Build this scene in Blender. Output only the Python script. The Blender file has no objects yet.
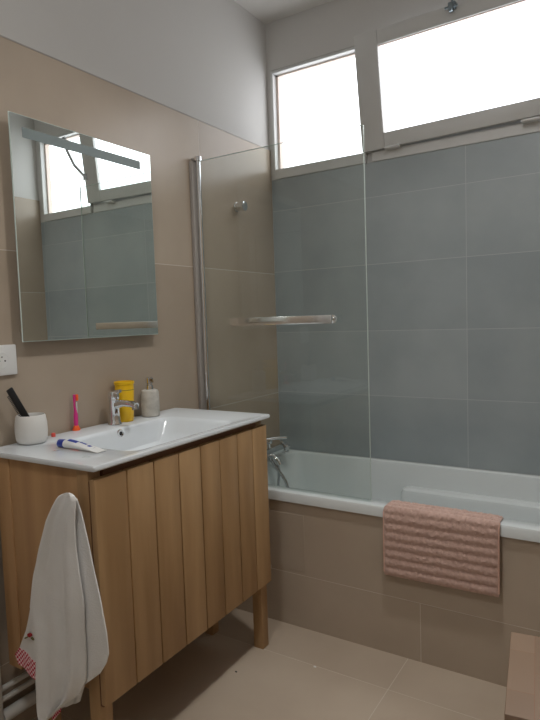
import bpy, bmesh, math, random
from mathutils import Vector, Matrix, noise
random.seed(4)
S = bpy.context.scene
COL = S.collection
PI = math.pi

# ------------------------------------------------------------------ materials
def mat(name):
    m = bpy.data.materials.new(name); m.use_nodes = True
    nt = m.node_tree
    return m, nt, nt.nodes['Principled BSDF']

def ramp(nt, c0, c1, p0=.3, p1=.7):
    r = nt.nodes.new('ShaderNodeValToRGB')
    r.color_ramp.elements[0].color = (*c0, 1); r.color_ramp.elements[1].color = (*c1, 1)
    r.color_ramp.elements[0].position = p0; r.color_ramp.elements[1].position = p1
    return r

def coords(nt, scale=(1, 1, 1)):
    tc = nt.nodes.new('ShaderNodeTexCoord'); mp = nt.nodes.new('ShaderNodeMapping')
    mp.inputs['Scale'].default_value = scale
    nt.links.new(tc.outputs['Object'], mp.inputs['Vector'])
    return mp.outputs['Vector']

def noise_mat(name, c0, c1, scale=3, rough=.5, detail=4, stretch=(1, 1, 1), bump=0, bscale=60,
              metallic=0, island=0.0, p0=.3, p1=.7, sheen=0, spec=.5):
    m, nt, b = mat(name)
    v = coords(nt, stretch)
    n = nt.nodes.new('ShaderNodeTexNoise'); n.inputs['Scale'].default_value = scale; n.inputs['Detail'].default_value = detail
    nt.links.new(v, n.inputs['Vector'])
    fac = n.outputs['Fac']
    if island:
        g = nt.nodes.new('ShaderNodeNewGeometry')
        mm = nt.nodes.new('ShaderNodeMath'); mm.operation = 'MULTIPLY_ADD'
        nt.links.new(g.outputs['Random Per Island'], mm.inputs[0])
        mm.inputs[1].default_value = island; mm.inputs[2].default_value = -island/2
        ad = nt.nodes.new('ShaderNodeMath'); ad.operation = 'ADD'
        nt.links.new(fac, ad.inputs[0]); nt.links.new(mm.outputs[0], ad.inputs[1]); fac = ad.outputs[0]
    r = ramp(nt, c0, c1, p0, p1)
    nt.links.new(fac, r.inputs['Fac']); nt.links.new(r.outputs['Color'], b.inputs['Base Color'])
    b.inputs['Roughness'].default_value = rough; b.inputs['Metallic'].default_value = metallic
    b.inputs['Specular IOR Level'].default_value = spec
    if sheen: b.inputs['Sheen Weight'].default_value = sheen
    if bump:
        n2 = nt.nodes.new('ShaderNodeTexNoise'); n2.inputs['Scale'].default_value = bscale; n2.inputs['Detail'].default_value = 5
        nt.links.new(v, n2.inputs['Vector'])
        bp = nt.nodes.new('ShaderNodeBump'); bp.inputs['Strength'].default_value = bump; bp.inputs['Distance'].default_value = .002
        nt.links.new(n2.outputs['Fac'], bp.inputs['Height']); nt.links.new(bp.outputs['Normal'], b.inputs['Normal'])
    return m

def k(*c): return tuple(((x/255)/12.92 if x/255 <= .04045 else ((x/255+.055)/1.055)**2.4) for x in c)

BEIGE = noise_mat('beige_tile', k(172, 157, 140), k(186, 171, 154), scale=2.2, rough=.27, island=.3, bump=.04, bscale=20)
FLOORT = noise_mat('floor_tile', k(174, 158, 140), k(191, 176, 158), scale=2.5, rough=.42, island=.25, bump=.05, bscale=30)
GREYT = noise_mat('grey_tile', k(150, 159, 162), k(168, 176, 178), scale=3.0, rough=.33, island=.2, bump=.04, bscale=20)
GROUT = noise_mat('light_grout', k(204, 196, 184), k(212, 204, 192), rough=.8)
GROUTG = noise_mat('grey_grout', k(186, 190, 190), k(194, 197, 197), rough=.8)
PAINT = noise_mat('white_wall_paint', k(202, 200, 196), k(206, 204, 201), scale=1.2, rough=.7, bump=.06, bscale=90)
CEIL = noise_mat('ceiling_paint', k(214, 211, 206), k(218, 215, 210), scale=1, rough=.8)
FRAME = noise_mat('window_frame_paint', k(206, 206, 204), k(212, 212, 210), scale=4, rough=.42)
BEAD = noise_mat('bare_wood_bead', k(224, 206, 196), k(232, 216, 206), scale=8, rough=.6)
OAK = noise_mat('oak_plank', k(157, 123, 84), k(196, 161, 118), scale=5, rough=.5, detail=8, stretch=(3, 3, .35), island=.38, bump=.12, bscale=30, p0=.22, p1=.78)
OAKS = noise_mat('oak_side', k(166, 126, 86), k(192, 152, 108), scale=4, rough=.5, detail=8, stretch=(4, 4, .3), bump=.1, bscale=30)
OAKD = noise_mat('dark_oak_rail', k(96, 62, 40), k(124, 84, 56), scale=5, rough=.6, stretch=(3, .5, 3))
CERAM = noise_mat('white_ceramic', k(216, 221, 225), k(220, 225, 229), rough=.12)
ACRYL = noise_mat('white_acrylic', k(218, 224, 225), k(222, 228, 229), rough=.2)
PLAST = noise_mat('white_plastic', k(224, 224, 222), k(230, 230, 228), rough=.4)
CUPW = noise_mat('matte_white_ceramic', k(222, 220, 215), k(228, 226, 222), rough=.5)
PIPE = noise_mat('white_pipe_paint', k(214, 212, 206), k(220, 218, 212), rough=.4)
BLACK = noise_mat('black_plastic', k(18, 18, 20), k(28, 28, 30), rough=.35)
DARKH = noise_mat('dark_hole', k(14, 14, 14), k(20, 20, 20), rough=.8)
PINK = noise_mat('pink_plastic', k(214, 50, 134), k(222, 60, 144), rough=.35)
ORANGE = noise_mat('orange_plastic', k(250, 96, 40), k(252, 106, 48), rough=.4)
YELL = noise_mat('yellow_plastic', k(240, 190, 18), k(246, 198, 26), rough=.4)
BLUE = noise_mat('blue_plastic', k(28, 52, 150), k(34, 60, 160), rough=.35)
RED = noise_mat('red_plastic', k(222, 84, 74), k(230, 92, 82), rough=.4)
STONE = noise_mat('stone_speckle', k(176, 172, 164), k(204, 200, 192), scale=40, rough=.6, detail=6)
BRASSY = noise_mat('aged_bronze', k(120, 100, 70), k(150, 126, 90), rough=.3, metallic=.9)
TOWEL = noise_mat('white_cotton', k(222, 221, 218), k(232, 231, 229), scale=7, rough=.95, bump=.6, bscale=240, sheen=.2, spec=.1)
MAT_P = noise_mat('pink_terry', k(192, 160, 148), k(212, 181, 169), scale=90, rough=1, detail=6, bump=1, bscale=420, sheen=.3, spec=.05)
MAT_E = noise_mat('pink_binding', k(212, 172, 156), k(222, 184, 168), scale=40, rough=.9)
FROST = noise_mat('frosted_mirror_strip', k(126, 138, 138), k(132, 144, 144), rough=.45)
EDGE = noise_mat('polished_glass_edge', k(200, 214, 208), k(206, 220, 214), rough=.15)
ALU = noise_mat('brushed_aluminium', k(158, 152, 146), k(170, 164, 158), scale=8, rough=.5, metallic=.0, stretch=(1, 1, .1))

def metal(name, c, rough):
    m, nt, b = mat(name)
    n = nt.nodes.new('ShaderNodeTexNoise'); n.inputs['Scale'].default_value = 12
    r = nt.nodes.new('ShaderNodeMapRange'); r.inputs['To Min'].default_value = rough*.8; r.inputs['To Max'].default_value = rough*1.2
    nt.links.new(n.outputs['Fac'], r.inputs['Value']); nt.links.new(r.outputs['Result'], b.inputs['Roughness'])
    b.inputs['Base Color'].default_value = (*c, 1); b.inputs['Metallic'].default_value = 1
    return m
ALUB = metal('polished_aluminium', (.86, .87, .87), .16)
DSTEEL = metal('dark_zinc', (.22, .26, .28), .35)
CHROME = metal('chrome', (.78, .79, .80), .07)
STEEL = metal('satin_steel', (.55, .56, .57), .25)
MIRROR = metal('mirror_silver', (.83, .88, .85), .003)

def stool_mat():
    m, nt, b = mat('butcher_block_wood')
    v = coords(nt)
    br = nt.nodes.new('ShaderNodeTexBrick'); br.inputs['Scale'].default_value = 1
    br.inputs['Brick Width'].default_value = .16; br.inputs['Row Height'].default_value = .055
    br.inputs['Mortar Size'].default_value = .0006; br.inputs['Bias'].default_value = 0
    br.inputs['Color1'].default_value = (*k(140, 116, 96), 1); br.inputs['Color2'].default_value = (*k(170, 144, 122), 1)
    br.inputs['Mortar'].default_value = (*k(150, 110, 82), 1)
    mp = nt.nodes.new('ShaderNodeMapping'); mp.inputs['Rotation'].default_value = (0, 0, PI/2)
    nt.links.new(v, mp.inputs['Vector']); nt.links.new(mp.outputs['Vector'], br.inputs['Vector'])
    nt.links.new(br.outputs['Color'], b.inputs['Base Color']); b.inputs['Roughness'].default_value = .5
    return m
BLOCK = stool_mat()

def glass_mat(name, tint, ior=1.5, rough=0.0):
    m = bpy.data.materials.new(name); m.use_nodes = True; nt = m.node_tree; nt.nodes.clear()
    o = nt.nodes.new('ShaderNodeOutputMaterial'); mx = nt.nodes.new('ShaderNodeMixShader')
    t = nt.nodes.new('ShaderNodeBsdfTransparent'); g = nt.nodes.new('ShaderNodeBsdfGlossy'); f = nt.nodes.new('ShaderNodeFresnel')
    t.inputs['Color'].default_value = (*tint, 1); g.inputs['Roughness'].default_value = rough
    f.inputs['IOR'].default_value = ior
    ge = nt.nodes.new('ShaderNodeNewGeometry'); su = nt.nodes.new('ShaderNodeMath'); su.operation = 'SUBTRACT'; su.inputs[0].default_value = 1
    mu = nt.nodes.new('ShaderNodeMath'); mu.operation = 'MULTIPLY'
    nt.links.new(ge.outputs['Backfacing'], su.inputs[1]); nt.links.new(su.outputs[0], mu.inputs[0]); nt.links.new(f.outputs['Fac'], mu.inputs[1])
    nt.links.new(mu.outputs[0], mx.inputs['Fac']); nt.links.new(t.outputs[0], mx.inputs[1]); nt.links.new(g.outputs[0], mx.inputs[2])
    nt.links.new(mx.outputs[0], o.inputs['Surface'])
    return m
GLASS = glass_mat('clear_screen_glass', (.955, .975, .965), ior=1.65)
WATER = glass_mat('water', (.97, .98, .98), ior=1.33)

def pane_mat():
    # frosted panes glowing with daylight
    m = bpy.data.materials.new('daylit_frosted_glass'); m.use_nodes = True; nt = m.node_tree; nt.nodes.clear()
    o = nt.nodes.new('ShaderNodeOutputMaterial'); e = nt.nodes.new('ShaderNodeEmission'); g = nt.nodes.new('ShaderNodeBsdfGlossy')
    a = nt.nodes.new('ShaderNodeAddShader')
    v = coords(nt, (1, 1, 1))
    n = nt.nodes.new('ShaderNodeTexNoise'); n.inputs['Scale'].default_value = 5; n.inputs['Detail'].default_value = 8
    nt.links.new(v, n.inputs['Vector'])
    r = ramp(nt, (.86, .89, .97), (.96, .98, 1), .35, .65)
    nt.links.new(n.outputs['Fac'], r.inputs['Fac']); nt.links.new(r.outputs['Color'], e.inputs['Color'])
    e.inputs['Strength'].default_value = PANE_STRENGTH
    g.inputs['Roughness'].default_value = .3; g.inputs['Color'].default_value = (.05, .05, .05, 1)
    nt.links.new(e.outputs[0], a.inputs[0]); nt.links.new(g.outputs[0], a.inputs[1]); nt.links.new(a.outputs[0], o.inputs['Surface'])
    return m
PANE_STRENGTH = 3.1
FILL_STRENGTH = 38  # emission of the added fill dome
PANE = pane_mat()

def gingham():
    m, nt, b = mat('red_gingham')
    v = coords(nt)
    ck = nt.nodes.new('ShaderNodeTexChecker'); ck.inputs['Scale'].default_value = 150
    ck.inputs['Color1'].default_value = (*k(190, 40, 70), 1); ck.inputs['Color2'].default_value = (*k(240, 206, 210), 1)
    nt.links.new(v, ck.inputs['Vector']); nt.links.new(ck.outputs['Color'], b.inputs['Base Color']); b.inputs['Roughness'].default_value = .9
    return m
GING = gingham()

# ------------------------------------------------------------------ mesh helpers
def box(bm, x0, x1, y0, y1, z0, z1, bev=0, seg=2, mi=0):
    r = bmesh.ops.create_cube(bm, size=1)
    for v in r['verts']:
        v.co = Vector(((x0+x1)/2+v.co.x*(x1-x0), (y0+y1)/2+v.co.y*(y1-y0), (z0+z1)/2+v.co.z*(z1-z0)))
    fs = set(f for v in r['verts'] for f in v.link_faces)
    for f in fs: f.material_index = mi
    if bev:
        es = list(set(e for v in r['verts'] for e in v.link_edges))
        q = bmesh.ops.bevel(bm, geom=es, offset=bev, segments=seg, affect='EDGES', profile=.5)
        for f in q['faces']: f.material_index = mi

def tube(bm, pts, rad, n=14, cap=True):
    pts = [Vector(p) for p in pts]
    rads = rad if isinstance(rad, (list, tuple)) else [rad]*len(pts)
    rings = []
    up = None
    for i, p in enumerate(pts):
        t = (pts[min(i+1, len(pts)-1)]-pts[max(i-1, 0)]).normalized()
        if up is None: up = Vector((0, 0, 1)) if abs(t.z) < .9 else Vector((1, 0, 0))
        a = t.cross(up).normalized(); b = a.cross(t).normalized(); up = b
        rings.append([bm.verts.new(p+(a*math.cos(q)+b*math.sin(q))*rads[i]) for q in [2*PI*j/n for j in range(n)]])
    for A, B in zip(rings, rings[1:]):
        for j in range(n): bm.faces.new((A[j], B[j], B[(j+1) % n], A[(j+1) % n]))
    if cap: bm.faces.new(rings[0]); bm.faces.new(rings[-1][::-1])

def lathe(bm, prof, n=32, origin=(0, 0, 0), axis='z', cap=True, sx=1, sy=1):
    o = Vector(origin); rings = []
    for r, h in prof:
        ring = []
        for j in range(n):
            q = 2*PI*j/n; c, s = r*math.cos(q)*sx, r*math.sin(q)*sy
            p = {'z': Vector((c, s, h)), 'x': Vector((h, c, s)), 'y': Vector((s, h, c))}[axis]
            ring.append(bm.verts.new(o+p))
        rings.append(ring)
    for A, B in zip(rings, rings[1:]):
        for j in range(n): bm.faces.new((A[j], A[(j+1) % n], B[(j+1) % n], B[j]))
    if cap: bm.faces.new(rings[0][::-1]); bm.faces.new(rings[-1])

def rrect(x0, x1, y0, y1, r, n=8):
    out = []
    for cx, cy, a in ((x1-r, y1-r, 0), (x0+r, y1-r, 90), (x0+r, y0+r, 180), (x1-r, y0+r, 270)):
        for i in range(n+1):
            q = math.radians(a+90*i/n); out.append((cx+r*math.cos(q), cy+r*math.sin(q)))
    return out

def rings_mesh(bm, specs, n=8, capb=False, capt=True):
    prev = None; first = None
    for (x0, x1, y0, y1, r, z) in specs:
        ring = [bm.verts.new((x, y, z)) for x, y in rrect(x0, x1, y0, y1, r, n)]
        if prev:
            m = len(ring)
            for j in range(m): bm.faces.new((prev[j], prev[(j+1) % m], ring[(j+1) % m], ring[j]))
        else: first = ring
        prev = ring
    if capt: bm.faces.new(prev)
    if capb: bm.faces.new(first[::-1])

def obj(name, bm, m, parent=None, smooth=True, label=None):
    bmesh.ops.recalc_face_normals(bm, faces=bm.faces[:])
    me = bpy.data.meshes.new(name)
    bm.to_mesh(me); bm.free()
    for q in (m if isinstance(m, (list, tuple)) else [m]): me.materials.append(q)
    o = bpy.data.objects.new(name, me); COL.objects.link(o)
    if smooth:
        for p in me.polygons: p.use_smooth = True
        me.set_sharp_from_angle(angle=math.radians(38))
    if parent: o.parent = parent
    if label: o['label'] = label
    return o

def thing(name, label, cat, loc=(0, 0, 0), rz=0, group=None):
    o = bpy.data.objects.new(name, None); COL.objects.link(o); o.empty_display_size = .05
    o.location = loc; o.rotation_euler = (0, 0, rz); o['label'] = label; o['category'] = cat
    if group: o['group'] = group
    return o
def tag(o, label, cat, group=None):
    o['label'] = label; o['category'] = cat
    if group: o['group'] = group
    return o
def struct(name, bm, m, parent=None, smooth=False):
    o = obj(name, bm, m, parent, smooth)
    if not parent: o['kind'] = 'structure'
    return o
B = bmesh.new

# ------------------------------------------------------------------ the room
XR = 1.972; YB = -3.35; HC = 2.768; HT = 2.129; ZW0 = 1.978; ZW1 = 2.530
G = .0012
def splits(a, b, joints):
    pts = [a]+[j for j in sorted(joints) if a < j < b]+[b]
    return list(zip(pts, pts[1:]))

# floor
bm = B(); box(bm, -.02, XR+.02, YB, .02, -.06, -.0004, mi=1)
for a, b in splits(0, XR, [.93]):
    for c, d in splits(YB, -.66, [-.875-.63*i for i in range(4)]):
        box(bm, a+G, b-G, c+G, d-G, -.01, 0, bev=0)
floor = struct('floor', bm, [FLOORT, GROUT])
# ceiling
bm = B(); box(bm, -.2, XR+.1, YB-.1, .25, HC, HC+.08); struct('ceiling', bm, CEIL)
# left wall
bm = B(); box(bm, -.2, -.009, YB-.1, .25, 0, HC, mi=1); box(bm, -.01, -.0004, YB, 0, 0, HT-.002, mi=2)
for c, d in splits(YB, 0, [-.597-1.26*i for i in range(3)]):
    for a, b in splits(0, HT, [.229, .86, 1.490]):
        box(bm, -.01, 0, c+G, d-G, a+G, b-G, bev=0)
struct('wall_left', bm, [BEIGE, PAINT, GROUT])
# metal edging on top of the tiling
bm = B(); box(bm, -.0095, .001, YB, -.004, HT-.001, HT+.003); struct('trim_1', bm, ALU)
# right wall
bm = B(); box(bm, XR+.009, XR+.12, YB-.1, .25, 0, HC, mi=1); box(bm, XR+.0004, XR+.01, YB, 0, 0, HT-.002, mi=2)
for c, d in splits(YB, 0, [-.597-1.26*i for i in range(3)]):
    for a, b in splits(0, HT, [.229, .86, 1.490]):
        box(bm, XR, XR+.01, c+G, d-G, a+G, b-G, bev=0)
struct('wall_right', bm, [BEIGE, PAINT, GROUT])
# wall behind the camera with a door
DX0, DX1, DZ = .75, 1.55, 2.05
bm = B()
box(bm, -.01, DX0, YB-.1, YB, 0, HC); box(bm, DX1, XR+.01, YB-.1, YB, 0, HC); box(bm, DX0, DX1, YB-.1, YB, DZ, HC)
struct('wall_front', bm, PAINT)
bm = B(); box(bm, DX0+.02, DX1-.02, YB-.05, YB-.012, .008, DZ-.01, bev=.002, seg=1)
d1 = struct('door_1', bm, PLAST)
bm = B(); box(bm, DX0-.05, DX0+.015, YB-.06, YB+.012, 0, DZ+.05, bev=.003, seg=1); box(bm, DX1-.015, DX1+.05, YB-.06, YB+.012, 0, DZ+.05, bev=.003, seg=1)
box(bm, DX0+.015, DX1-.015, YB-.06, YB+.012, DZ-.008, DZ+.05, bev=.003, seg=1); obj('door_frame', bm, PLAST, d1)
bm = B(); tube(bm, [(DX0+.09, YB-.012, 1.0), (DX0+.09, YB+.03, 1.0), (DX0+.10, YB+.04, 1.0), (DX0+.21, YB+.04, 1.0)], .009); obj('door_handle', bm, STEEL, d1)
# window wall
WX0, WX1 = .012, 1.940
bm = B()
box(bm, -.01, XR+.01, .009, .25, 0, ZW0, mi=1)
box(bm, -.01, XR+.01, 0, .25, ZW1, HC, mi=1); box(bm, -.01, WX0, 0, .25, ZW0, ZW1, mi=1); box(bm, WX1, XR+.01, 0, .25, ZW0, ZW1, mi=1)
box(bm, 0, XR, .0004, .0095, 0, ZW0-.002, mi=2)
for a, b in splits(0, XR, [.990, 1.935]):
    for c, d in splits(.555, ZW0, [.866, 1.181, 1.499, 1.815]):
        box(bm, a+G, b-G, 0, .009, c+G, d-G, bev=0)
struct('wall_back', bm, [GREYT, PAINT, GROUTG])

# ------------------------------------------------------------------ windows
def frame_bar(bm, x0, x1, z0, z1, y0=-.006, y1=.05, bev=.003): box(bm, x0, x1, y0, y1, z0, z1, bev=bev, seg=2)
def window_fixed(n, x0, x1, z0, z1, near_left):
    fl, fr = (.016, .004) if near_left else (.004, .016)
    bm = B()                                   # outer frame
    frame_bar(bm, x0, x0+fl, z0, z1); frame_bar(bm, x1-fr, x1, z0, z1)
    frame_bar(bm, x0+fl, x1-fr, z1-.014, z1)
    frame_bar(bm, x0+fl, x1-fr, z0, z0+.05)
    w = struct('window_%d' % n, bm, FRAME)
    bm = B()
    i0, i1, k0, k1 = x0+fl, x1-fr, z0+.05, z1-.014
    if near_left: box(bm, i0, i0+.012, .028, .06, k0, k1)
    else: box(bm, i1-.012, i1, .028, .06, k0, k1)
    box(bm, i0, i1, .028, .06, k1-.008, k1)
    obj('glazing_bead', bm, BEAD, w, smooth=False, label='pinkish bare wood edge around the glass')
    bm = B(); box(bm, i0, i1, .062, .066, k0, k1); obj('pane', bm, PANE, w, smooth=False)
    return w
SX0, SX1 = .530, 1.452
window_fixed(1, WX0, SX0, ZW0, ZW1-.004, True)
window_fixed(3, SX1, WX1, ZW0, ZW1-.004, False)
# middle: outer frame plus the sash tilted inwards at its top
bm = B()
frame_bar(bm, SX0, SX0+.03, ZW0, ZW1, y0=.012); frame_bar(bm, SX1-.03, SX1, ZW0, ZW1, y0=.012)
frame_bar(bm, SX0+.03, SX1-.03, ZW1-.02, ZW1, y0=.012); frame_bar(bm, SX0+.03, SX1-.03, ZW0, ZW0+.047, y0=-.004); frame_bar(bm, SX0+.03, SX1-.03, ZW0+.03, ZW0+.075, y0=.014)
w2 = struct('window_2', bm, FRAME)
sash = bpy.data.objects.new('sash', None); COL.objects.link(sash); sash.parent = w2
sash.location = (.005, .0, 2.018); sash.rotation_euler = (math.radians(6.3), math.radians(-.9), 0)
hs = .512
bm = B()
a0, a1, gx0, gx1 = .517, SX1-.004, .628, 1.330
box(bm, a0, gx0, -.028, .008, 0, hs, bev=.004); box(bm, gx1, a1, -.028, .008, 0, hs, bev=.004)
box(bm, gx0, gx1, -.028, .008, 0, .068, bev=.004); box(bm, gx0, gx1, -.028, .008, hs-.066, hs, bev=.004)
obj('sash_frame', bm, FRAME, sash)
bm = B(); box(bm, gx0, gx1, -.008, -.004, .068, hs-.066); obj('pane', bm, PANE, sash, smooth=False)
bm = B()
t = .004
for A in ((gx0, gx1, hs-.066-t, hs-.066), ):
    box(bm, A[0], A[1], -.020, -.008, A[2], A[3])
obj('glazing_bead', bm, BEAD, sash, smooth=False, label='pinkish bare wood edge along the top of the glass')
for hx in (.672, 1.256):
    bm = B(); box(bm, hx-.035, hx+.035, -.036, -.006, 2.016, 2.030, bev=.003); tube(bm, [(hx-.036, -.033, 2.023), (hx+.036, -.033, 2.023)], .006, n=10)
    obj('hinge', bm, FRAME, w2)
# latch at the top of the sash
bm = B(); box(bm, .946, .978, -.098, -.070, 2.515, 2.545, bev=.004); box(bm, .953, .971, -.112, -.095, 2.50, 2.535, bev=.003)
tube(bm, [(.962, -.09, 2.535), (.962, -.075, 2.60), (.962, -.015, 2.64)], .005, n=10); box(bm, .943, .981, -.018, 0, 2.62, 2.66, bev=.003)
tube(bm, [(.936, -.104, 2.520), (.988, -.104, 2.520)], .005, n=10)
obj('latch', bm, DSTEEL, w2, label='steel latch')
# stay arm beside the sash
bm = B(); tube(bm, [(1.665, -.012, 2.47), (1.62, -.03, 2.40), (1.54, -.045, 2.29), (1.45, -.035, 2.20)], .010, n=10)
box(bm, 1.425, 1.46, -.05, -.022, 2.18, 2.22, bev=.004); box(bm, 1.65, 1.68, -.02, -.004, 2.45, 2.50, bev=.003)
obj('stay_arm', bm, STEEL, w2, label='grey metal stay arm')

# ------------------------------------------------------------------ bathtub and its tiled front
TX1 = 1.80; YF = -.680; ZR = .557
bm = B()
rings_mesh(bm, [(.002, TX1, YF, -.002, .012, .518), (.002, TX1, YF, -.002, .012, .548), (.006, TX1-.004, YF+.004, -.006, .012, .5555), (.012, TX1-.01, YF+.010, -.012, .012, ZR),
  (.085, TX1-.07, YF+.060, -.030, .07, ZR), (.091, TX1-.076, YF+.066, -.036, .07, .553), (.095, TX1-.08, YF+.070, -.040, .07, .54),
  (.105, TX1-.10, YF+.078, -.050, .08, .42), (.13, TX1-.17, YF+.095, -.070, .10, .25), (.16, TX1-.26, YF+.12, -.10, .12, .165), (.22, TX1-.34, YF+.18, -.16, .10, .145)], n=10)
tub = thing('bathtub', 'white bathtub along the grey tiled wall under the window', 'bathtub')
obj('tub_shell', bm, ACRYL, tub)
bm = B()    # moulded armrest on the far inner side
pts = [(.715, .452), (.73, .462), (1.55, .462), (1.60, .44)]
rings_mesh(bm, [(.70, 1.62, -.115, -.030, .03, .20), (.705, 1.615, -.113, -.030, .03, .428), (.712, 1.608, -.106, -.030, .03, .446), (.73, 1.59, -.095, -.030, .03, .452)], n=6)
obj('armrest', bm, ACRYL, tub)
bm = B(); lathe(bm, [(.03, 0), (.03, .003), (.022, .006), (.006, .006)], origin=(.42, -.34, .145)); obj('drain', bm, CHROME, tub)
# tiled panel
bm = B()
box(bm, .002, TX1+.15, YF+.0104, YF+.032, .0, .515, mi=1)
for a, b in splits(.0015, TX1, [.348, 1.608]):
    box(bm, a+G, b-G, YF+.010, YF+.022, .220+G, .515, bev=0)
for a, b in splits(.0015, TX1, [.978]):
    box(bm, a+G, b-G, YF+.010, YF+.022, 0, .220-G, bev=0)
ap = struct('wall_bath_front', bm, [BEIGE, GROUT])
bm = B()
box(bm, .06, .51, YF+.0085, YF+.0102, .235, .468, bev=.001, seg=1)
tag(obj('access_panel', bm, BEIGE), 'beige tiled access panel set in the bath front beside the vanity', 'access panel')
# ledge at the foot of the tub
bm = B(); box(bm, TX1+.002, XR, YF+.008, 0, 0, .555, bev=.001, seg=1); struct('trim_2', bm, BEIGE)

# bath mixer with hand shower on the left wall
mx = thing('bath_mixer', 'chrome bath mixer tap with hand shower at the end of the bathtub', 'tap', (0, 0, 0))
MY = -.27; MZ = .606
bm = B(); tube(bm, [(.12, MY-.10, MZ), (.12, MY+.075, MZ)], .021, n=20)
for yy in (MY-.075, MY+.05): tube(bm, [(0, yy, MZ), (.02, yy, MZ), (.12, yy, MZ)], [.03, .017, .017], n=18)
obj('mixer_body', bm, CHROME, mx)
for s, y0 in ((1, MY+.08), (-1, MY-.105)):
    bm = B(); lathe(bm, [(.014, 0), (.026, .004*s), (.028, .02*s), (.025, .042*s), (.012, .05*s)], origin=(.12, y0, MZ), axis='y', n=20)
    for q in range(5):
        an = 2*PI*q/5; c, s_ = math.cos(an), math.sin(an)
        lathe(bm, [(.003, .006*s), (.009, .012*s), (.009, .036*s), (.003, .042*s)], origin=(.12+.026*s_, y0, MZ+.026*c), axis='y', n=10)
    obj('handle', bm, CHROME, mx)
bm = B(); tube(bm, [(.12, MY-.04, MZ-.01), (.15, MY-.04, MZ-.012), (.175, MY-.04, MZ-.028), (.185, MY-.04, MZ-.05)], [.014, .013, .012, .012], n=16); obj('spout', bm, CHROME, mx)
bm = B(); tube(bm, [(.10, MY, MZ+.015), (.10, MY, MZ+.05)], .008); box(bm, .085, .115, MY-.012, MY+.012, MZ+.036, MZ+.056, bev=.004); obj('cradle', bm, CHROME, mx)
bm = B(); tube(bm, [(.020, MY-.10, MZ+.052), (.06, MY-.03, MZ+.054), (.11, MY+.045, MZ+.056), (.15, MY+.085, MZ+.055)], [.007, .0075, .008, .008], n=16)
lathe(bm, [(.010, .018), (.030, .006), (.034, 0), (.030, -.004), (.003, -.005)], origin=(.015, MY-.13, MZ+.058), n=24)
obj('hand_shower', bm, CHROME, mx)
def bez(P, n=40):
    out = []
    for i in range(n+1):
        t = i/n; a = [Vector(p) for p in P]
        while len(a) > 1: a = [a[j].lerp(a[j+1], t) for j in range(len(a)-1)]
        out.append(a[0])
    return out
bm = B()
pts = bez([(.12, MY-.03, MZ-.018), (.135, MY-.02, .54), (.175, MY, .50), (.195, MY, .455)], 20)+bez([(.195, MY, .455), (.215, MY, .40), (.22, MY-.02, .27), (.15, MY-.02, .27), (.15, MY-.01, .40), (.155, MY-.01, .46)], 40)[1:]+bez([(.155, MY-.01, .46), (.16, MY, .54), (.165, MY+.01, .62), (.06, MY-.05, .62), (.010, MY-.115, MZ+.052)], 30)[1:]
tube(bm, pts, .0075, n=10); obj('hose', bm, STEEL, mx)

# ------------------------------------------------------------------ glass screen
GY = -.648
sc = thing('shower_screen', 'clear glass shower screen with chrome pole standing on the bathtub edge', 'shower screen')
bm = B(); box(bm, .036, .789, GY-.003, GY+.003, .566, 1.936, bev=.0008, seg=1); pn = obj('glass_panel', bm, GLASS, sc, smooth=False)
bm = B(); box(bm, .7890, .7903, GY-.003, GY+.003, .566, 1.936); box(bm, .036, .789, GY-.003, GY+.003, 1.9362, 1.9372)
obj('polished_edge', bm, EDGE, sc, smooth=False)
bm = B(); tube(bm, [(.030, GY, .566), (.030, GY, 1.945)], .0105, n=20); tube(bm, [(.030, GY, 1.938), (.030, GY, 1.956)], .0155, n=20); obj('pole', bm, CHROME, sc)
bm = B(); box(bm, .001, .018, GY-.028, GY+.020, .560, 1.938, bev=.003); box(bm, .001, .034, GY-.012, GY+.012, 1.94, 1.952, bev=.003); obj('wall_profile', bm, ALU, sc)
bm = B(); box(bm, .06, .787, GY-.006, GY+.006, .5575, .567, bev=.002); obj('bottom_seal', bm, GLASS, sc)
bm = B()
BYB = GY-.050; BZ = 1.247
box(bm, .210, .669, BYB-.004, BYB+.004, BZ-.016, BZ+.016, bev=.002)
for xx in (.225, .652):
    tube(bm, [(xx, BYB, BZ), (xx, GY-.003, BZ)], .009, n=14); lathe(bm, [(.016, 0), (.016, -.004), (.01, -.006)], origin=(xx, GY-.003, BZ), axis='y', n=18)
obj('towel_bar', bm, ALUB, sc)

# wall knob hook
hk = thing('towel_hook', 'small round chrome hook on the beige tiles behind the glass screen', 'hook', (0, -.335, 1.792))
bm = B(); lathe(bm, [(.022, .0005), (.022, .006), (.020, .008), (.019, .03)], axis='x', n=24); obj('hook_base', bm, CHROME, hk)
bm = B(); lathe(bm, [(.019, .026), (.021, .032), (.024, .042), (.022, .052), (.008, .056)], axis='x', n=24); obj('knob', bm, CHROME, hk)

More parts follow.
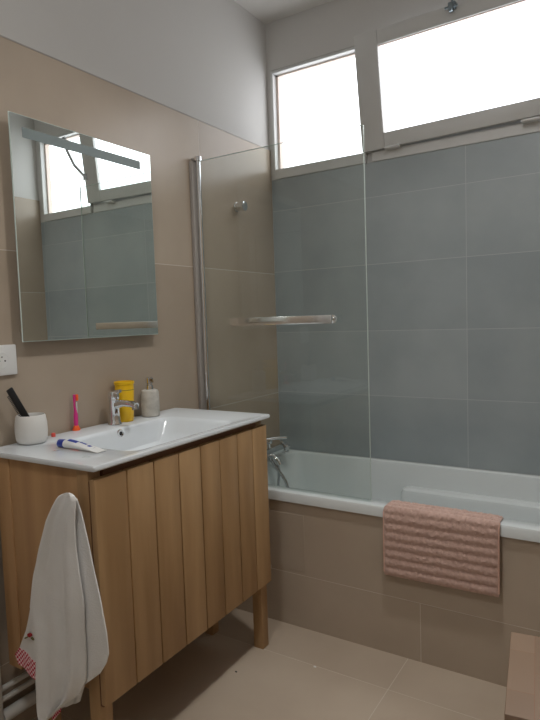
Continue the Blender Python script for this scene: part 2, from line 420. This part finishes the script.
# ------------------------------------------------------------------ vanity
RZ = .012; Y2 = -.8326; Y1 = -1.6793
van = thing('vanity_cabinet', 'oak bathroom vanity cabinet with vertical plank doors on square legs', 'cabinet', (.004, Y2, 0), RZ)
L = Y1-Y2      # local: y from L (near) to 0 (far)
def van_box(name, m, *a, bev=.002, parent=van, label=None):
    bm = B(); box(bm, *a, bev=bev); return obj(name, bm, m, parent, label=label)
yn, yf = L+.006, -.012
for (x0, x1, y0, y1) in ((.388, .430, yn, yn+.042), (.388, .430, yf-.040, yf), (.160, .200, yn+.012, yn+.052), (.160, .200, yf-.052, yf-.012)):
    van_box('leg', OAK, x0, x1, y0, y1, 0, .884 if x0 > .3 else .285)
van_box('side_panel', OAKS, .085, .383, yn+.006, yn+.024, .285, .884)
van_box('side_panel', OAKS, .085, .383, yf-.024, yf-.006, .285, .884)
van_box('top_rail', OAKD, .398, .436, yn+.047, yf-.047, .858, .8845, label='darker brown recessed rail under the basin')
van_box('bottom_panel', OAKS, .085, .428, yn+.047, yf-.047, .285, .303)
for a_, b_ in ((yn+.002, yn+.030), (yf-.030, yf-.002)): van_box('rear_stile', OAKS, .040, .1, a_, b_, .255, .884)
van_box('back_panel', OAKS, .072, .084, yn+.047, yf-.047, .285, .870)
# doors: planks in V grooves, boundaries measured near to far
bd = [-1.676, -1.561, -1.456, -1.348, -1.243, -1.142, -1.040, -.945, -.846]
bd = [q-Y2 for q in bd]
def plank(bm, y0, y1, round_top=False):
    g = .0021
    box(bm, .4345, .4545, y0+g, y1-g, .261, .862, bev=.0028)
for d in range(2):
    bm = B()
    for i in range(4*d, 4*d+4): plank(bm, bd[i], bd[i+1])
    dr = obj('door', bm, OAK, van)
    bm = B(); box(bm, .430, .4405, bd[4*d]+.004, bd[4*d+4]-.004, .256, .856); obj('door_backing', bm, OAKD, dr, smooth=False)

# wash basin worktop
ws = thing('washbasin', 'white ceramic washbasin top with rectangular bowl on the oak vanity', 'washbasin', (.004, Y2, 0), RZ)
bm = B()
by0, by1 = -.68, -.165      # bowl, local y
rings_mesh(bm, [(0, .461, L, 0, .006, .8855), (0, .464, L-.001, 0, .006, .889), (0, .464, L-.001, 0, .006, .896), (.002, .461, L+.002, -.002, .006, .9000), (.006, .455, L+.008, -.008, .006, .9000),
   (.105, .432, by0, by1, .045, .8985), (.111, .426, by0+.008, by1-.008, .045, .895), (.117, .420, by0+.022, by1-.018, .045, .883),
   (.125, .410, by0+.07, by1-.04, .05, .850), (.135, .395, by0+.12, by1-.065, .05, .822), (.16, .37, by0+.16, by1-.10, .05, .812), (.22, .31, by0+.24, by1-.20, .03, .808)], n=8)
obj('basin_shell', bm, CERAM, ws)
bm = B(); lathe(bm, [(.022, 0), (.022, .003), (.016, .006), (.004, .007)], origin=(.265, -.42, .808), n=28); obj('drain', bm, CHROME, ws)
ov = bpy.data.objects.new('overflow', None)
bm = B(); lathe(bm, [(.007, -.001), (.007, .004), (.0125, .005), (.0135, .003), (.0135, -.002)], origin=(.117, -.425, .880), axis='x', n=24, cap=False); r1 = obj('overflow_ring', bm, CHROME, ws)
bm = B(); lathe(bm, [(.0085, 0), (.0085, .0035), (.001, .0038)], origin=(.117, -.425, .880), axis='x', n=20); obj('overflow_hole', bm, DARKH, r1, label='dark overflow opening')

# basin tap
ft = thing('basin_tap', 'chrome single lever basin tap at the back of the washbasin', 'tap', (.058, -1.213, .9000))
bm = B(); lathe(bm, [(.025, 0), (.025, .004), (.021, .010), (.019, .03), (.0185, .085), (.020, .088)], n=32); obj('tap_body', bm, CHROME, ft)
bm = B(); tube(bm, [(.012, 0, .070), (.05, 0, .078), (.09, 0, .076), (.108, 0, .070)], [.014, .0125, .012, .0125], n=18); sp = obj('spout', bm, CHROME, ft)
bm = B(); tube(bm, [(.100, 0, .074), (.104, 0, .058)], [.0115, .0115], n=18); obj('aerator', bm, STEEL, sp)
bm = B(); lathe(bm, [(.0195, .090), (.0205, .093), (.0205, .108), (.018, .116), (.006, .119)], n=32); tube(bm, [(.0, 0, .112), (.018, 0, .116), (.034, 0, .120)], [.008, .0075, .006], n=12); obj('lever', bm, CHROME, ft)

# yellow beaker
yc = thing('beaker', 'bright yellow plastic beaker behind the basin tap', 'cup', (.046, -1.150, .9000))
bm = B(); lathe(bm, [(.004, .001), (.026, .0), (.028, .003), (.0345, .112), (.0335, .134), (.0360, .136), (.0365, .145), (.0345, .146), (.033, .136), (.026, .006), (.004, .005)], n=40, cap=True); obj('cup_wall', bm, YELL, yc)
bm = B(); tube(bm, [(.0343*math.cos(q), .0343*math.sin(q), .1155) for q in [2*PI*i/40 for i in range(41)]], .0009, n=6, cap=False); obj('rim_line', bm, BLACK, yc, label='thin dark line under the rim')

# soap dispenser
sd = thing('soap_dispenser', 'grey stone soap dispenser with metal pump on the far end of the washbasin', 'soap dispenser', (.055, -1.030, .9000))
bm = B(); lathe(bm, [(.030, 0), (.034, .003), (.0345, .05), (.034, .090), (.031, .099), (.022, .103), (.004, .104)], n=36, ); obj('bottle', bm, STONE, sd)
bm = B(); lathe(bm, [(.016, .096), (.0155, .101), (.0145, .104), (.0135, .118), (.0105, .120), (.0105, .124), (.0140, .126), (.0145, .146), (.011, .149), (.002, .1495)], n=28); pu = obj('pump', bm, CHROME, sd)
bm = B(); tube(bm, [(.006, 0, .138), (.026, -.012, .139), (.033, -.016, .134)], [.006, .005, .004], n=10); obj('nozzle', bm, BRASSY, pu)

# white cup with a black comb
cp = thing('tumbler', 'rounded white bathroom tumbler at the near end of the washbasin', 'cup', (.055, -1.548, .9000))
bm = B(); lathe(bm, [(.005, 0), (.036, .0), (.042, .004), (.0455, .014), (.0475, .035), (.0465, .062), (.043, .083), (.0405, .087), (.038, .082), (.041, .06), (.042, .03), (.036, .008), (.005, .007)], n=40); o = obj('cup_wall', bm, CUPW, cp)
cb = thing('comb', 'slim black comb leaning out of the white tumbler', 'comb', (.062, -1.543, .909))
bm = B()
# built along +z with thin thickness then tilted
box(bm, -.004, .004, -.014, .008, 0, .180, bev=.0035); bo = obj('spine', bm, BLACK, cb)
bm = B()
for i in range(26): box(bm, -.0012, .0012, -.021, -.013, .030+i*.0052, .0325+i*.0052)
obj('teeth', bm, BLACK, cb, smooth=False)
cb.rotation_euler = (math.radians(27), math.radians(-3), 0)
cb.location = (.050, -1.521, .914)

# toothbrush standing on its foot
tb = thing('toothbrush', 'pink and orange toothbrush standing upright on the washbasin', 'toothbrush', (.018, -1.350, .9000))
bm = B(); lathe(bm, [(.013, 0), (.0135, .003), (.009, .012), (.0075, .016), (.002, .017)], n=20); obj('foot', bm, ORANGE, tb, label='orange foot')
bm = B()
hp = [(0, 0, .014), (0, 0, .03), (.001, 0, .05), (.001, .0, .066), (-.001, -.002, .080), (-.001, -.0015, .092), (0, -.001, .104), (0, -.001, .122)]
tube(bm, hp, [.0062, .0078, .0074, .0055, .0035, .0032, .0052, .0045], n=14); obj('handle', bm, PINK, tb)
bm = B(); box(bm, .001, .010, .000, .009, .100, .122, bev=.003); obj('bristles', bm, ORANGE, tb, label='orange bristle head')
bm = B(); box(bm, .004, .0066, .001, .004, .052, .096, bev=.001); obj('grip_strip', bm, PLAST, tb, label='pale strip on the neck')

# toothpaste tube lying down
tp = thing('toothpaste_tube', 'white toothpaste tube with blue cap lying at the near edge of the washbasin', 'toothpaste', (.198, -1.556, .9000), math.radians(4))
def tube_section(x, w, h, n=24): return [(x, w*math.cos(2*PI*i/n), h+h*math.sin(2*PI*i/n)) for i in range(n)]
def sections(bm, secs):
    R_ = [[bm.verts.new(p) for p in s] for s in secs]; n = len(R_[0])
    for A, C_ in zip(R_, R_[1:]):
        for j in range(n): bm.faces.new((A[j], C_[j], C_[(j+1) % n], A[(j+1) % n]))
    bm.faces.new(R_[0]); bm.faces.new(R_[-1][::-1])
bm = B(); sections(bm, [tube_section(.020, .009, .010), tube_section(.024, .014, .0125), tube_section(.05, .0155, .0125), tube_section(.09, .017, .0095), tube_section(.13, .0185, .005), tube_section(.155, .019, .0012), tube_section(.165, .019, .0008)])
bo = obj('tube_body', bm, PLAST, tp)
bm = B(); sections(bm, [tube_section(-.004, .0095, .0115), tube_section(-.002, .0115, .012), tube_section(.021, .0135, .0125), tube_section(.023, .0135, .0125)]); obj('cap', bm, BLUE, tp, label='blue screw cap')
def patch_on_tube(bm, x0, x1, a0, a1, off=.0006):
    def sec(x):
        t = max(0, min(1, (x-.024)/.131)); w = .0145+.0045*t; h = .0125*(1-t**1.5)+.0012
        return w+off, h, off
    n = 10; rows = []
    for i in range(n+1):
        x = x0+(x1-x0)*i/n; w, h, o_ = sec(x)
        rows.append([bm.verts.new((x, w*math.cos(a), h+(h+o_)*math.sin(a))) for a in [a0+(a1-a0)*j/6 for j in range(7)]])
    for A, C_ in zip(rows, rows[1:]):
        for j in range(6): bm.faces.new((A[j], C_[j], C_[j+1], A[j+1]))
bm = B(); patch_on_tube(bm, .040, .075, 1.3, 2.2); patch_on_tube(bm, .080, .105, 1.2, 1.7); patch_on_tube(bm, .112, .135, 1.3, 1.9); patch_on_tube(bm, .04, .095, -.55, -.25); obj('blue_print', bm, BLUE, bo, label='blue printed blocks')
bm = B(); patch_on_tube(bm, .075, .145, -.2, .0); obj('red_print', bm, RED, bo, label='red printed line')

bm = B(); lathe(bm, [(.0065, 0), (.007, .002), (.0062, .011), (.004, .0125), (.001, .013)], n=18)
o = tag(obj('small_cap', bm, RED), 'tiny coral red cap beside the white tumbler', 'cap'); o.location = (.040, -1.459, .9000)
for (x, y, sx, sy, lb) in ((.235, -1.600, .016, .009, 'small flat splash of water beside the toothpaste cap end'), (.375, -1.610, .015, .010, 'small drop of water near the front corner of the washbasin')):
    bm = B(); lathe(bm, [(1, 0), (.92, .0012), (.6, .0024), (.1, .0028)], n=24, sx=sx, sy=sy)
    for v in bm.verts: v.co += Vector((noise.noise(v.co*90)*.004, noise.noise(v.co*90+Vector((5, 5, 5)))*.004, 0))
    o = tag(obj('water_drop', bm, WATER), lb, 'water drop', 'water drops on the washbasin'); o.location = (x, y, .9001)

# ------------------------------------------------------------------ mirror and socket
mr = thing('wall_mirror', 'rectangular bathroom mirror with frosted light strip on the beige wall', 'mirror', (0, 0, 0))
ma, mb, mc, md = -1.5445, -.9457, 1.2089, 1.8992
bm = B(); box(bm, .030, .0345, ma, mb, mc, md, bev=.0012, seg=1); obj('mirror_edge', bm, EDGE, mr, smooth=False)
bm = B()
vs = [bm.verts.new(p) for p in ((.0349, ma+.0022, mc+.0022), (.0349, mb-.0022, mc+.0022), (.0349, mb-.0022, md-.0022), (.0349, ma+.0022, md-.0022))]
vb = [bm.verts.new((.0342, v.co.y, v.co.z)) for v in vs]
bm.faces.new(vs); bm.faces.new(vb[::-1])
for i in range(4): bm.faces.new((vs[i], vs[(i+1) % 4], vb[(i+1) % 4], vb[i]))
obj('mirror_glass', bm, MIRROR, mr, smooth=False)
bm = B(); box(bm, .0345, .0353, -1.502, -1.003, 1.832, 1.863); obj('light_strip', bm, FROST, mr, smooth=False, label='frosted grey light strip')
bm = B(); box(bm, .001, .030, ma+.02, mb-.02, mc+.02, md-.02, bev=.002); obj('backing_box', bm, ALU, mr)

so = thing('power_socket', 'white wall socket on the beige tiles left of the mirror', 'socket', (0, -1.597, 1.157))
bm = B(); box(bm, .0005, .010, -.046, .046, -.046, .046, bev=.003)
obj('cover_plate', bm, PLAST, so)
bm = B(); lathe(bm, [(.021, .0105), (.0225, .0112), (.0235, .0105), (.0235, .008)], axis='x', n=32, origin=(0, -.004, 0), cap=False); lathe(bm, [(.0215, .0101), (.001, .0103)], axis='x', n=32, origin=(0, -.004, 0)); obj('socket_well', bm, PLAST, so)
bm = B()
for yy in (-.0135, .0055): lathe(bm, [(.0026, .0103), (.0026, .0108)], axis='x', n=12, origin=(0, yy, -.002))
lathe(bm, [(.002, .0103), (.002, .0108)], axis='x', n=12, origin=(0, -.004, .010))
obj('socket_hole', bm, DARKH, so, label='black pin holes')

# ------------------------------------------------------------------ white pipes beside the vanity
for (z, r, lb) in ((.176, .0085, 'thin white heating pipe low on the wall, upper of two'), (.143, .0085, 'thin white heating pipe low on the wall, lower of two'), (.092, .019, 'thick white drain pipe along the wall just above the floor')):
    bm = B(); pts = [(.026 if r < .01 else .030, y, z) for y in (-1.690, -1.4, -1.1, -.72)]
    tube(bm, pts, r, n=18)
    o = tag(obj('pipe', bm, PIPE), lb, 'pipe', 'white pipes beneath the vanity')
bm = B(); box(bm, .001, .047, -1.86, -1.692, .001, .75, bev=.006); pc = obj('pipe_casing', bm, PIPE)
tag(pc, 'white boxed pipe casing on the wall at the near side of the vanity', 'pipe casing')

# ------------------------------------------------------------------ hanging tea towel
def fold_sheet(bm, rows, fold, nx=26, thick=.0035, layer=0):
    """rows: list of (z, xl, xr, y) ; fold(u, t) -> y offset"""
    g = []
    n = 60
    def interp(t):
        s = t*(len(rows)-1); i = min(int(s), len(rows)-2); f = s-i
        A, C_ = rows[i], rows[i+1]
        return [A[j]+(C_[j]-A[j])*f for j in range(len(A))]
    for i in range(n+1):
        t = i/n; zl, zr, xl, xr, y = interp(t); row = []
        for j in range(nx+1):
            u = j/nx
            x = xl+(xr-xl)*u; z = zl+(zr-zl)*u
            yy = y+fold(u, t)+.0016*noise.noise(Vector((x*22, z*14, layer)))
            row.append(Vector((x, yy, z)))
        g.append(row)
    F_ = [[bm.verts.new(p) for p in row] for row in g]
    K = [[bm.verts.new(p+Vector((0, thick, 0))) for p in row] for row in g]
    for i in range(n):
        for j in range(nx):
            bm.faces.new((F_[i][j], F_[i][j+1], F_[i+1][j+1], F_[i+1][j])); bm.faces.new((K[i][j], K[i+1][j], K[i+1][j+1], K[i][j+1]))
    for i in range(n):
        bm.faces.new((F_[i][0], F_[i+1][0], K[i+1][0], K[i][0])); bm.faces.new((F_[i][nx], K[i][nx], K[i+1][nx], F_[i+1][nx]))
    for j in range(nx):
        bm.faces.new((F_[0][j], K[0][j], K[0][j+1], F_[0][j+1])); bm.faces.new((F_[n][j], F_[n][j+1], K[n][j+1], K[n][j]))
    return g
# camera frame used only to turn measured pixels into points on the towel's hanging plane
CAM = Vector((1.6233584554, -2.6471629581, 1.2556680752)); yaw, pit, rol, FPX = math.radians(32.2609285629), math.radians(-4.0610511652), math.radians(-1.8917807854), 581.043
Fv = Vector((-math.sin(yaw)*math.cos(pit), math.cos(yaw)*math.cos(pit), math.sin(pit))); R0 = Fv.cross(Vector((0, 0, 1))).normalized(); U0 = R0.cross(Fv)
Rv = R0*math.cos(rol)+U0*math.sin(rol); Uv = -R0*math.sin(rol)+U0*math.cos(rol)
def on_y(px, py, y):
    d = Fv+Rv*((px-270)/FPX)-Uv*((py-360)/FPX); return CAM+d*((y-CAM.y)/d.y)
tw = thing('hand_towel', 'white cotton towel with red checked hem hanging on the side of the vanity', 'towel')
def prow(lp, rp, y):
    a = on_y(*lp, y); b = on_y(*rp, y); return (a.z, b.z, a.x, b.x, y)
bm = B()
# right flap, behind
rows = [prow((65, 494.5), (70, 494.5), -1.701), prow((64, 498), (76, 499), -1.702), prow((64, 510), (80, 512), -1.703), prow((66, 535), (86, 540), -1.706), prow((70, 565), (93, 575), -1.709), prow((74, 600), (100, 606), -1.712),
        prow((77, 630), (105, 635), -1.714), prow((80, 660), (107, 655), -1.715), prow((82, 672), (105, 664), -1.716), prow((83, 686), (98, 675), -1.716)]
fold_sheet(bm, rows, lambda u, t: -.004*math.sin(u*PI*1.6)*min(1, t*2), layer=1)
# left and front flap
rows = [prow((64.5, 493.2), (68.5, 493.2), -1.711), prow((61.5, 494.2), (71.5, 494.2), -1.712), prow((58.8, 496), (74, 496.2), -1.714), prow((57, 499), (75.5, 499.5), -1.715), prow((54, 505), (75, 507), -1.718), prow((48, 520), (74, 522), -1.721), prow((42, 545), (75, 548), -1.723), prow((36, 575), (79, 578), -1.725),
        prow((33, 605), (83, 605), -1.727), prow((38, 632), (84, 632), -1.728), prow((40, 650), (85, 655), -1.729), prow((40, 676), (85, 680), -1.730), prow((41, 706), (78, 696), -1.730), prow((44, 724), (52, 714), -1.730)]
FOLD = lambda u, t: min(1, t*5)*(-.010*math.sin(u*PI*2.6+.4+t*.8)*(.4+.6*t) - .006*math.sin(u*PI*5.2+t*2.2)*(.3+.7*t))
G1 = fold_sheet(bm, rows, FOLD, nx=40, layer=2)
# inner back corner
rows = [prow((52, 640), (80, 640), -1.703), prow((54, 665), (82, 665), -1.703), prow((56, 688), (84, 686), -1.704), prow((60, 709), (79, 702), -1.704)]
fold_sheet(bm, rows, lambda u, t: .003*math.sin(u*PI*4), layer=3)
# left back corner sticking out
rows = [prow((36, 585), (50, 590), -1.716), prow((30, 610), (50, 610), -1.717), prow((26, 630), (48, 632), -1.717), prow((20, 646), (45, 662), -1.717), prow((19, 649), (44, 669), -1.717)]
fold_sheet(bm, rows, lambda u, t: .003*math.sin(u*PI*2.5), layer=4)
bmesh.ops.remove_doubles(bm, verts=bm.verts[:], dist=.00001)
body = obj('cloth', bm, TOWEL, tw)
bm = B()
rows = [prow((19, 648), (44, 668), -1.718), prow((15, 654), (44, 676), -1.718), prow((18, 664), (43, 686), -1.718)]
fold_sheet(bm, rows, lambda u, t: .003*math.sin(u*PI*2.5), nx=16, thick=.003, layer=5)
rows = [prow((52, 702), (61, 700), -1.705), prow((52, 722), (60, 712), -1.705)]
fold_sheet(bm, rows, lambda u, t: 0, nx=6, thick=.003, layer=6)
obj('checked_hem', bm, GING, tw, label='red and white checked hem')
bm = B()
def disc(px, py, y, r, sy=1, rot=0):
    c = on_y(px, py, y); vs = []
    for q in range(14):
        a, b = r*math.cos(q*PI/7), r*sy*math.sin(q*PI/7)
        vs.append(bm.verts.new(c+Vector((a*math.cos(rot)-b*math.sin(rot), 0, a*math.sin(rot)+b*math.cos(rot)))))
    f = bm.faces.new(vs); e = bmesh.ops.extrude_face_region(bm, geom=[f])
    for v in e['geom']:
        if isinstance(v, bmesh.types.BMVert): v.co.y += .005
disc(29, 635.5, -1.7225, .0085, .62, .2)
obj('embroidered_berry', bm, noise_mat('red_thread', k(150, 36, 40), k(170, 46, 48), rough=.9), tw, label='small red embroidered berry')
bm = B()
disc(25.5, 638, -1.7222, .006, .35, .5); disc(32, 639, -1.7222, .007, .3, -.3)
obj('embroidered_leaf', bm, noise_mat('green_thread', k(110, 104, 66), k(124, 118, 78), rough=.9), tw, label='small olive embroidered leaves')
# hook on the cabinet side
hk2 = thing('cabinet_hook', 'small peg on the near side of the vanity carrying the white towel', 'hook')
c = on_y(67, 500, -1.69)
bm = B(); tube(bm, [(c.x-.0, -1.6745, c.z), (c.x, -1.702, c.z+.002)], [.005, .005], n=12); obj('peg', bm, STEEL, hk2)

# ------------------------------------------------------------------ bath mat over the rim
bmx0, bmx1 = .855, 1.251
prof = [(-.609, .470), (-.611, .50), (-.612, .53), (-.614, .548), (-.620, .5585)]
for i in range(1, 7): prof.append((-.620-.0095*i, .559))
prof += [(-.683, .5575), (-.6885, .550), (-.690, .540)]
z = .540
while z > .318: z -= .0055; prof.append((-.690-.003*min(1, (.545-z)/.1), z))
def densify(p, step=.0035):
    out = [Vector((0, *p[0]))]
    for a, b in zip(p, p[1:]):
        a = Vector((0, *a)); b = Vector((0, *b)); n = max(1, int((b-a).length/step))
        for i in range(1, n+1): out.append(a.lerp(b, i/n))
    return out
P = densify(prof); NX = 110
tot = 0; arc = [0]
for a, b in zip(P, P[1:]): tot += (b-a).length; arc.append(tot)
bm = B(); outer = []; inner = []
for i, p in enumerate(P):
    t = (P[min(i+1, len(P)-1)]-P[max(i-1, 0)]).normalized(); nrm = Vector((0, t.z, -t.y))
    if nrm.z < 0 and abs(nrm.z) > .5: nrm = -nrm
    if abs(nrm.z) <= .5 and i > len(P)*.4 and nrm.y > 0: nrm = -nrm
    if abs(nrm.z) <= .5 and i < len(P)*.3 and nrm.y < 0: nrm = -nrm
    s = arc[i]; rib = abs(math.sin(PI*(tot-s)/.0325))**.7
    ro, ri = [], []
    for j in range(NX+1):
        u = j/NX; x = bmx0+(bmx1-bmx0)*u
        edge = min(1, min(u, 1-u)*30)**.5
        h = .003+(.0062*rib+.0028*noise.noise(Vector((x*160, s*160, 1)))+.002*random.random())*edge
        sk = .006*(u-.5)*(1 if i > len(P)*.45 else 0)
        ro.append(bm.verts.new(p+Vector((x+.0015*noise.noise(Vector((3, s*60, 2))), 0, sk))+nrm*h)); ri.append(bm.verts.new(p+Vector((x, 0, sk))+nrm*.001))
    outer.append(ro); inner.append(ri)
for G_, fl in ((outer, 0), (inner, 1)):
    for A, C_ in zip(G_, G_[1:]):
        for j in range(NX): bm.faces.new((A[j], A[j+1], C_[j+1], C_[j]))
m_ = len(outer)
for i in range(m_-1):
    for j in (0, NX): bm.faces.new((outer[i][j], outer[i+1][j], inner[i+1][j], inner[i][j]))
for j in range(NX):
    for i in (0, m_-1): bm.faces.new((outer[i][j], outer[i][j+1], inner[i][j+1], inner[i][j]))
mt = thing('bath_mat', 'pink ribbed terry bath mat folded over the edge of the bathtub', 'bath mat')
obj('terry_pile', bm, MAT_P, mt)
for xx in (bmx0, bmx1):
    bm = B(); tube(bm, [Vector((xx, p.y-.003, p.z+(.003 if xx == bmx1 else -.003))) for p in P[::4] if p.z < .56 and p.y < -.66], .003, n=8); obj('edging', bm, MAT_E, mt, label='smooth pale pink edging')

# ------------------------------------------------------------------ stool
st = thing('stool', 'wooden block-patterned stool in the lower right corner of the bathroom', 'stool', (1.386, -1.305, 0), math.radians(7.5))
SW, SD = .36, .165
bm = B(); box(bm, 0, SW, -SD, SD, .428, .450, bev=.003); obj('seat', bm, BLOCK, st)
for x0 in (.02, SW-.055):
    for y0 in (-SD+.015, SD-.05):
        bm = B(); box(bm, x0, x0+.035, y0, y0+.035, 0, .428, bev=.003); obj('leg', bm, OAKS, st)
bm = B(); box(bm, .055, SW-.055, -SD+.022, -SD+.040, .37, .428, bev=.002); obj('apron', bm, OAKS, st)
bm = B(); box(bm, .055, SW-.055, SD-.040, SD-.022, .37, .428, bev=.002); obj('apron', bm, OAKS, st)
bm = B(); box(bm, .028, .046, -SD+.05, SD-.05, .16, .19, bev=.002); obj('stretcher', bm, OAKS, st)
bm = B(); box(bm, SW-.046, SW-.028, -SD+.05, SD-.05, .16, .19, bev=.002); obj('stretcher', bm, OAKS, st)

# little marks on the floor
bm = B(); lathe(bm, [(.006, .0002), (.005, .0025), (.001, .003)], n=10, sy=.6); o = tag(obj('fluff', bm, TOWEL), 'tiny white speck of fluff on the floor before the bathtub', 'fluff'); o.location = (.657, -.882, 0)
bm = B(); lathe(bm, [(.005, .0002), (.004, .002), (.001, .0025)], n=10, sy=.6); o = tag(obj('crumb', bm, DARKH), 'tiny dark crumb on the floor near the vanity leg', 'crumb'); o.location = (.425, -1.045, 0)

# ------------------------------------------------------------------ light
LX, LY = 1.12, -1.15
cl = thing('ceiling_spotlight', 'round recessed ceiling spotlight above the bathroom floor', 'ceiling light', (LX, LY, HC))
bm = B(); lathe(bm, [(.052, -.001), (.056, -.006), (.045, -.008), (.044, -.001)], n=36, cap=False); obj('trim_ring', bm, STEEL, cl)
l = bpy.data.lights.new('spotlight_bulb', 'AREA'); l.shape = 'DISK'; l.size = .12; l.energy = 12; l.spread = math.radians(125); l.color = (1, .985, .955)
lo = bpy.data.objects.new('spotlight_bulb', l); COL.objects.link(lo); lo.location = (0, 0, -.004); lo.parent = cl

LX, LY = 1.0, -2.45  # unseen glowing dome, added as general fill from the camera side
c2 = thing('fill_lamp', 'added round fill light on the unseen ceiling near the door', 'ceiling light', (LX, LY, HC))
bm = B(); lathe(bm, [(.17, -.001), (.17, -.02), (.16, -.024), (.15, -.02)], n=40, cap=False); obj('fill_lamp_base', bm, PLAST, c2)
m, nt, b = mat('fill_lamp_glow'); b.inputs['Emission Color'].default_value = (.98, .985, .985, 1); b.inputs['Emission Strength'].default_value = FILL_STRENGTH
bm = B(); lathe(bm, [(.158, -.02), (.15, -.045), (.12, -.066), (.07, -.08), (.01, -.085)], n=40, cap=True); obj('fill_lamp_dome', bm, m, c2, label='glowing dome of the added fill light')

w = bpy.data.worlds.new('sky'); S.world = w; w.use_nodes = True
bg = w.node_tree.nodes['Background']; sk = w.node_tree.nodes.new('ShaderNodeTexSky')
sk.sky_type = 'NISHITA'; sk.sun_disc = False; sk.sun_elevation = math.radians(40); sk.sun_rotation = math.radians(200)
w.node_tree.links.new(sk.outputs[0], bg.inputs['Color']); bg.inputs['Strength'].default_value = .2

# ------------------------------------------------------------------ camera
cam = bpy.data.cameras.new('camera'); co = bpy.data.objects.new('camera', cam); COL.objects.link(co)
M = Matrix(((Rv.x, Uv.x, -Fv.x, CAM.x), (Rv.y, Uv.y, -Fv.y, CAM.y), (Rv.z, Uv.z, -Fv.z, CAM.z), (0, 0, 0, 1)))
co.matrix_world = M
cam.sensor_fit = 'VERTICAL'; cam.sensor_height = 36; cam.lens = FPX/720*36; cam.clip_start = .02
S.camera = co
S.view_settings.view_transform = 'Standard'; S.view_settings.look = 'None'; S.view_settings.gamma = 1
S.view_settings.use_curve_mapping = False; S.view_settings.exposure = 0
